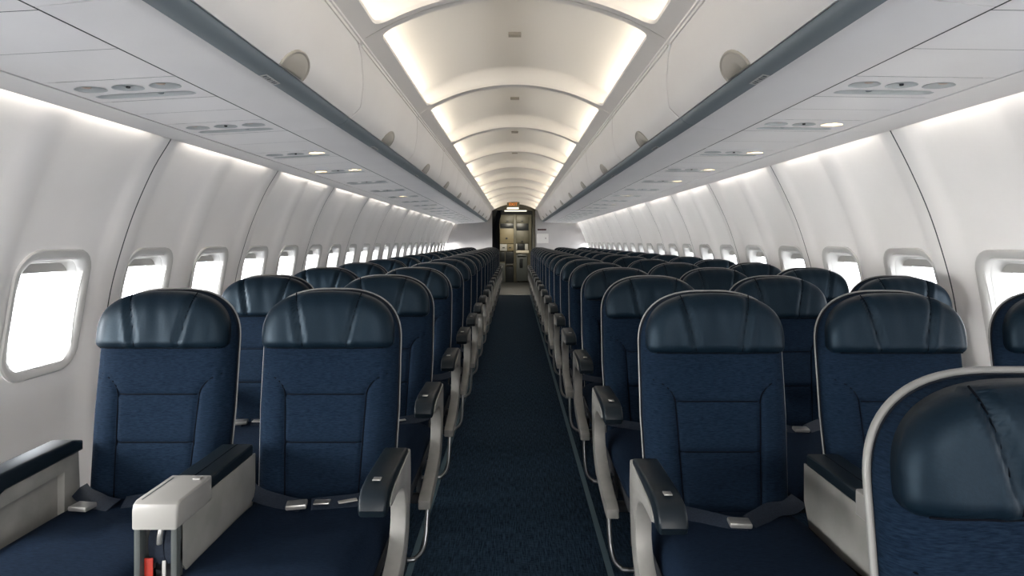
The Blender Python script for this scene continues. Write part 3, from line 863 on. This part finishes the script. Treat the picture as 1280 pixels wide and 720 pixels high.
for side, protos, XS, D in ((-1, protoL, LX, LD), (1, protoR, RX, RD)):
    for n in range(NR):
        for c, pr in enumerate(protos):
            o = pr if n == 1 else dup(pr)
            if n == 0:     # front row seats carry consoles instead of plain armrests
                for ch in list(o.children):
                    if ch.name.startswith('armrest') and c > 0 and not (side > 0 and c == 2):
                        for g in list(ch.children): bpy.data.objects.remove(g)
                        bpy.data.objects.remove(ch)
            o.location = (XS[c], D(n), 0)
            row = 'first row' if n == 0 else '%s row back' % ORD[n]
            tag(o, 'navy fabric %s seat with leather headrest, %s on the %s' % (posn[(side, c)], row, SIDE[side]), 'seat', 'passenger seats on the %s' % SIDE[side])
            seats[(side, n, c)] = o
# wall side armrests of the first-row window seats
def wall_arm(seat, s):
    a = obj('armrest', prism([(-.06, .600), (-.06, .628), (-.10, .640), (-.36, .636), (-.41, .622), (-.43, .600), (-.42, .574), (-.39, .570), (-.34, .592)], -.034, .034, .009, 3), M['armpad'], seat, (s * .232, 0, 0))
    obj('armrest_frame', prism([(-.06, .60), (-.34, .592), (-.39, .570), (-.385, .545), (-.12, .555), (-.12, .42), (-.05, .42)], -.020, .020, .005, 2), M['arm'], seat, (s * .232, 0, 0))
    obj('side_panel', prism([(-.10, .555), (-.46, .53), (-.55, .44), (-.55, .33), (-.06, .33), (-.06, .555)], -.008, .008, .003, 2), M['arm'], seat, (s * .240, 0, 0))
wall_arm(seats[(-1, 0, 1)], -1); wall_arm(seats[(1, 0, 2)], 1)
for n in range(1, NR):
    for k, s in (((-1, n, 1), -1), ((1, n, 2), 1)):
        obj('armrest', MID, M['armpad'], seats[k], (s * .250, 0, 0))
# different belts on the first window-side seat
o = seats[(-1, 0, 1)]
for ch in list(o.children):
    if ch.name.startswith('belt'): bpy.data.objects.remove(ch)
for nm, me, mt in BELT[1]: obj(nm, me, M[mt], o)
# life vest tag showing below an aisle seat
obj('vest_tag', box(-.19, -.165, -.40, -.37, .31, .35, .003), M['red'], seats[(1, 1, 0)])

# big seat close to the viewer
o = dup(seats[(1, 3, 1)]); seats['near'] = o
for ch in list(o.children):
    if ch.name.startswith('armrest'): bpy.data.objects.remove(ch)
for ch in o.children:
    if ch.name.startswith('edge_trim'): ch.data = tubes('edge_trim', [ep], .0055, 10); ch.data.materials.append(M['shell'])
o.location = (.690, .835, -.035)
tag(o, 'dark seat nearest the viewer with a pale shell edge, ahead of the first row', 'seat')

# consoles between the first-row seats
def console(x, y, name_label, with_cap, s):
    t = empty('armrest_console', (x, y, 0))
    w = .047
    obj('arm_pad', prism([(-.10, .595), (-.10, .628), (-.36, .628), (-.36, .595)], -w + .002, w - .002, .006, 3), M['armpad'], t)
    g = obj('pad_seam', box(-.0012, .0012, -.36, -.10, .6275, .6288), M['seam'], t)
    sidep = [(-.09, .60), (-.49, .60), (-.50, .50), (-.46, .455), (-.30, .44), (-.12, .44), (-.09, .50)]
    for q in (-1, 1): obj('side_panel', prism(sidep, *(sorted((q * w, q * (w - .006)))), .002), M['arm'], t)
    obj('core', box(-w + .008, w - .008, -.44, -.10, .40, .60), M['dark'], t)
    c = obj('end_cap', prism([(-.355, .600), (-.355, .634), (-.50, .634), (-.512, .628), (-.516, .615), (-.516, .575), (-.355, .575)], -w - .003, w + .003, .006, 3), M['capw'], t)
    obj('cap_groove', box(-w + .010, -w + .013, -.50, -.37, .6335, .6345), M['gap'], c)
    obj('cap_button', box(w - .030, w - .012, -.385, -.370, .633, .637, .001), M['capw'], c)
    for q in (-1, 1): obj('post', prism([(-.485, .01), (-.485, .577), (-.512, .577), (-.512, .01)], *(sorted((q * w, q * (w - .014)))), .003), M['cart'], t)
    for k, (xx, yy) in enumerate(((-.018, -.475), (.000, -.480), (.020, -.478))):
        P = smooth_path([(xx - .006, yy + .02, .57), (xx - .008, yy, .54), (xx - .004, yy - .004, .50), (xx + .004, yy - .002, .49), (xx + .008, yy + .004, .52), (xx + .006, yy + .02, .565)], 4)
        obj('webbing_loop', ribbon('loop', P, (1, .2, 0), .016, .004), M['belt'], t)
    obj('oxygen_tube', tubes('tb', [smooth_path([(.003, -.492, .572), (.002, -.497, .555), (.0, -.495, .535)], 4)], .006, 8), M['buckle'], t)
    obj('red_tag', box(-.031, -.012, -.500, -.497, .33, .505, .001), M['red'], t)
    obj('white_tag', box(.008, .016, -.500, -.497, .33, .50, .001), M['white'], t)
    tag(t, name_label, 'armrest')
    return t
console(-.780, LD(0), 'wide console armrest with white end cap and red tag between the first two-seat-side seats', True, -1)
console(.826, RD(0), 'grey console armrest beside the first aisle seat on the three-seat side', False, 1)

# ------------------------------------------------------------------ aft bulkheads
def sec_poly(side, xin):
    """closed cross-section polygon (x,z) from the aisle edge to the lining"""
    P = [(xin, 0.0)]
    P += [(side * (p.x + .0), p.y) for p in PR[side][::-1]]
    P += [(side * 1.40, H + .56), (side * .95, H + .62), (side * .72, H + .70), (side * .60, H + .78), (xin, H + .80)]
    return P
for nm, side, xin in (('wall_aft_left', -1, -.585), ('wall_aft_right', 1, .50)):
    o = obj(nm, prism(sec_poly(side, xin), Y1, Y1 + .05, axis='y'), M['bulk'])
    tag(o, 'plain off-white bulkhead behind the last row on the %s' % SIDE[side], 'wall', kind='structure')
o = obj('wall_aft_header', prism([(-.64, H + .79), (.64, H + .79)] + [(x, cz(max(-XJ, min(XJ, x))) + .08) for x in (.64, .5, .3, .1, -.1, -.3, -.5, -.64)], Y1, Y1 + .05, axis='y'), M['khaki'])
tag(o, 'khaki header panel above the galley opening', 'wall', kind='structure')
VY = -3.1                        # unseen entry area, added so its open doorway lets in fill daylight
def struct(name, bm, m, label, cat='wall'):
    o = obj(name, bm, m); return tag(o, label, cat, kind='structure')
struct('wall_behind', box(-2.1, 2.1, VY - .05, VY, 0, H + 1.2), M['wall'], 'forward bulkhead behind the viewer')
struct('floor_added_entry', box(-2.1, 2.1, VY, Y0, -.05, .0), M['rubber'], 'grey rubber floor of the added entry area behind the viewer', 'floor')
struct('ceiling_added_entry', box(-2.1, 2.1, VY, Y0, H + .92, H + .96), M['wall'], 'white ceiling of the added entry area behind the viewer', 'ceiling')
struct('wall_added_entry_left', box(-1.95, -1.90, VY, Y0, 0, H + .92), M['wall'], 'white wall of the added entry area behind the viewer, two-seat side')
for k, (a, b, c, d) in enumerate(((VY, -2.75, 0, H + .92), (-1.65, Y0, 0, H + .92), (-2.75, -1.65, H + .78, H + .92))):
    struct('wall_added_entry_right' + ('', '_rear', '_lintel')[k], box(1.90, 1.95, a, b, c, d), M['wall'], ('white wall piece forward of the open entry door', 'white wall piece aft of the open entry door', 'white lintel over the open entry door')[k])
area('entry_fill_light', (.5, -2.1, H + .90), (0, .25, -1), 1.4, 1.8, 28, (1.0, .96, .92))  # added fill light behind the viewer, not a known cabin lamp
p = area('door_portal', (1.94, -2.2, .99), (-1, 0, 0), 1.1, 1.98, 1, (1, 1, 1)); p.data.cycles.is_portal = True  # guides daylight sampling through the added doorway
# door post right of the galley opening
o = obj('trim_7', box(.455, .53, Y1 - .03, Y1 + .02, 0, H + .80, .01), M['khaki']); tag(o, 'khaki post at the edge of the galley opening', 'post', kind='structure')
# things on the bulkhead
o = obj('placard', box(.585, .81, Y1 - .008, Y1, H + .268, H + .305, .001), M['maroon']); tag(o, 'thin dark maroon placard on the aft bulkhead', 'placard')
t = empty('literature_pocket', (.70, Y1, H + .06)); tag(t, 'small white square panel with a dark knob on the aft bulkhead', 'panel')
obj('panel_body', box(-.13, .17, -.03, 0, -.125, .125, .012), M['frame_w'], t); obj('knob', box(.085, .105, -.036, -.028, -.01, .02, .003), M['black'], t)
# exit sign and light below it
t = empty('exit_sign', (-.04, Y1 - .12, H + .93)); tag(t, 'orange lettered exit sign hanging at the end of the ceiling', 'sign')
obj('sign_housing', box(-.16, .16, -.02, .02, -.06, .065, .006), M['tan'], t)
fc = bpy.data.curves.new('exit_text', 'FONT'); fc.body = 'EXIT'; fc.size = .105; fc.align_x = 'CENTER'; fc.align_y = 'CENTER'; fc.extrude = .002
to = bpy.data.objects.new('letters', fc); link(to, t); to.location = (0, -.024, .0); to.rotation_euler = (math.pi / 2, 0, 0)
bpy.context.view_layer.update()
me = bpy.data.meshes.new_from_object(to); bpy.data.objects.remove(to); me.materials.clear()
o = obj('letters', me, M['exit'], t, (0, -.024, 0)); o.rotation_euler = (math.pi / 2, 0, 0); o['kind'] = 'stuff'
o = obj('header_light', box(-.20, .10, Y1 - .10, Y1 - .02, H + .815, H + .855, .005), M['tube']); tag(o, 'short white light fitting under the exit sign', 'light')

# ------------------------------------------------------------------ galley
GY = 18.5
def px(x): return (x - 643.5) * GY / 800
def pz(y): return H - (y - 301) * GY / 800
o = obj('wall_galley', box(-2.0, 2.0, 19.25, 19.3, 0, H + 1.1), M['dark']); tag(o, 'dark rear wall behind the galley units', 'wall', kind='structure')
for s in (-1, 1):
    o = obj('wall_galley_%s' % ('left' if s < 0 else 'right'), box(*sorted((s * 1.25, s * 1.30)), Y1 + .05, 19.3, 0, H + 1.1), M['khaki'])
    tag(o, 'khaki galley side wall on the %s' % SIDE[s], 'wall', kind='structure')
o = obj('ceiling_galley', box(-1.3, 1.3, Y1 + .05, 19.3, H + .90, H + .94), M['khaki']); tag(o, 'low khaki galley ceiling', 'ceiling', kind='structure')
t = empty('galley_light', (.02, 17.3, H + .84)); tag(t, 'bright rectangular light panel on the galley ceiling', 'light')
obj('diffuser', box(-.30, .30, -.06, .10, -.045, .0, .005), M['tube'], t); obj('housing', box(-.33, .33, -.07, .14, .0, .055, .005), M['khaki'], t)
area('galley_lamp', (0, 17.5, H + .78), (0, .3, -1), .6, .25, 4, (1.0, .92, .75))
def unit(name, label, x0, x1, parts, cat='cabinet', top=None, bot=0):
    t = empty(name, (px((x0 + x1) / 2), GY, 0)); tag(t, label, cat)
    cx0 = px((x0 + x1) / 2)
    obj('carcass', box(px(x0) - cx0, px(x1) - cx0, .03, .72, bot, pz(top), .004), M['khaki'], t)
    for nm, a, b, c, d, m, h in parts:
        p = obj(nm, box(px(a) - cx0, px(b) - cx0, 0 if m != 'black' else .02, .035, pz(d), pz(c), .006), M[m], t)
        if h:
            ha, hb, hc, hd, hm = h
            obj('handle', box(px(ha) - cx0, px(hb) - cx0, -.018, .002, pz(hd), pz(hc), .004), M[hm], p)
    return t
unit('galley_cabinet', 'khaki galley unit with tan door and black oven fronts, left of the post', 624.2, 642.3, [
    ('door', 625, 642, 269.5, 278.5, 'khaki', (633, 636, 276, 277.3, 'dark')),
    ('open_shelf', 625.3, 641.8, 279.3, 285, 'black', None),
    ('door', 625, 642, 286, 304.5, 'tan', (632, 634.5, 297, 299, 'dark')),
    ('drawer', 625, 633.5, 305.2, 313.5, 'white', (628, 631, 309, 310, 'dark')), ('drawer', 634, 642, 305.2, 313.5, 'tan', (636, 639, 309, 310, 'dark')),
    ('oven', 631.8, 642, 315, 329.5, 'black', (633, 641, 330, 331, 'metal')), ('oven', 631.8, 642, 332, 355, 'black', (633, 641, 355, 356, 'metal')),
    ('side_door', 624.8, 631, 329, 356, 'cart', None), ('oven', 624.8, 631, 315, 327, 'black', None)], top=268.5)
unit('galley_cabinet', 'khaki galley unit with a coffee maker niche, right of the post', 644.8, 664.5, [
    ('door', 645.3, 661, 269.5, 278.5, 'khaki', (651, 654, 276, 277.3, 'dark')),
    ('open_shelf', 645.5, 660.8, 279.3, 288, 'black', None),
    ('door', 645.3, 661, 289, 303.8, 'khaki', (651, 654, 301, 302.3, 'dark')),
    ('coffee_niche', 646.5, 656, 304.8, 312.5, 'black', None), ('niche_side', 645, 646.4, 304.8, 312.5, 'white', None), ('niche_side', 656.2, 660, 304.8, 312.5, 'white', None),
    ('worktop', 645, 661, 313, 316.5, 'latch', None)], top=268.5)
o = obj('trim_8', box(px(642.3), px(644.8), GY - .02, GY + .1, 0, pz(268), .004), M['khaki']); tag(o, 'khaki post between the two galley units', 'post', kind='structure')
t = empty('service_cart', (px(652), GY - .03, 0)); tag(t, 'grey service cart parked under the coffee maker niche', 'cart')
obj('body', box(px(645.5) - px(652), px(659) - px(652), 0, .02, .04, pz(318), .006), M['cart'], t)
obj('door_slot', box(px(649.5) - px(652), px(653.5) - px(652), -.006, .004, pz(335), pz(323), .003), M['black'], t)
obj('top_handle', box(px(647) - px(652), px(657.5) - px(652), -.03, .0, pz(320), pz(318.5), .004), M['metal'], t)
for q in (-.10, .12): obj('wheel', tubes('wh', [[(q, .0, .025), (q + .03, .0, .025)]], .022, 10), M['black'], t)
# tied-back curtain at the left of the opening
def curtain():
    V = []; F = []; rows = [(622, 627.5, 261.5), (620.5, 627, 266), (619, 625.5, 272), (617.5, 623.5, 279), (615.8, 620.5, 287), (615.5, 619, 292), (617, 620.8, 298), (618.5, 622.5, 306), (619.5, 623.8, 320), (620, 624.5, 345), (620, 624.8, 358)]
    yb = Y1 + .09; n = 24
    for back in (0, 1):
        for a, b, y in rows:
            xa, xb = (a - 643.5) * yb / 800, (b - 643.5) * yb / 800; z = H - (y - 301) * yb / 800
            for k in range(n + 1):
                u = k / n; V.append((xa + (xb - xa) * u, yb + .020 * math.sin(u * 22) + back * .012, z))
    m = n + 1; o = len(rows) * m
    for i in range(len(rows) - 1):
        for k in range(n):
            q = (i * m + k, i * m + k + 1, (i + 1) * m + k + 1, (i + 1) * m + k); F.append(q); F.append(tuple(v + o for v in q[::-1]))
    return mesh_from('curtain', V, F)
o = obj('galley_curtain', curtain(), M['curtain']); tag(o, 'black curtain tied back beside the galley opening', 'curtain')
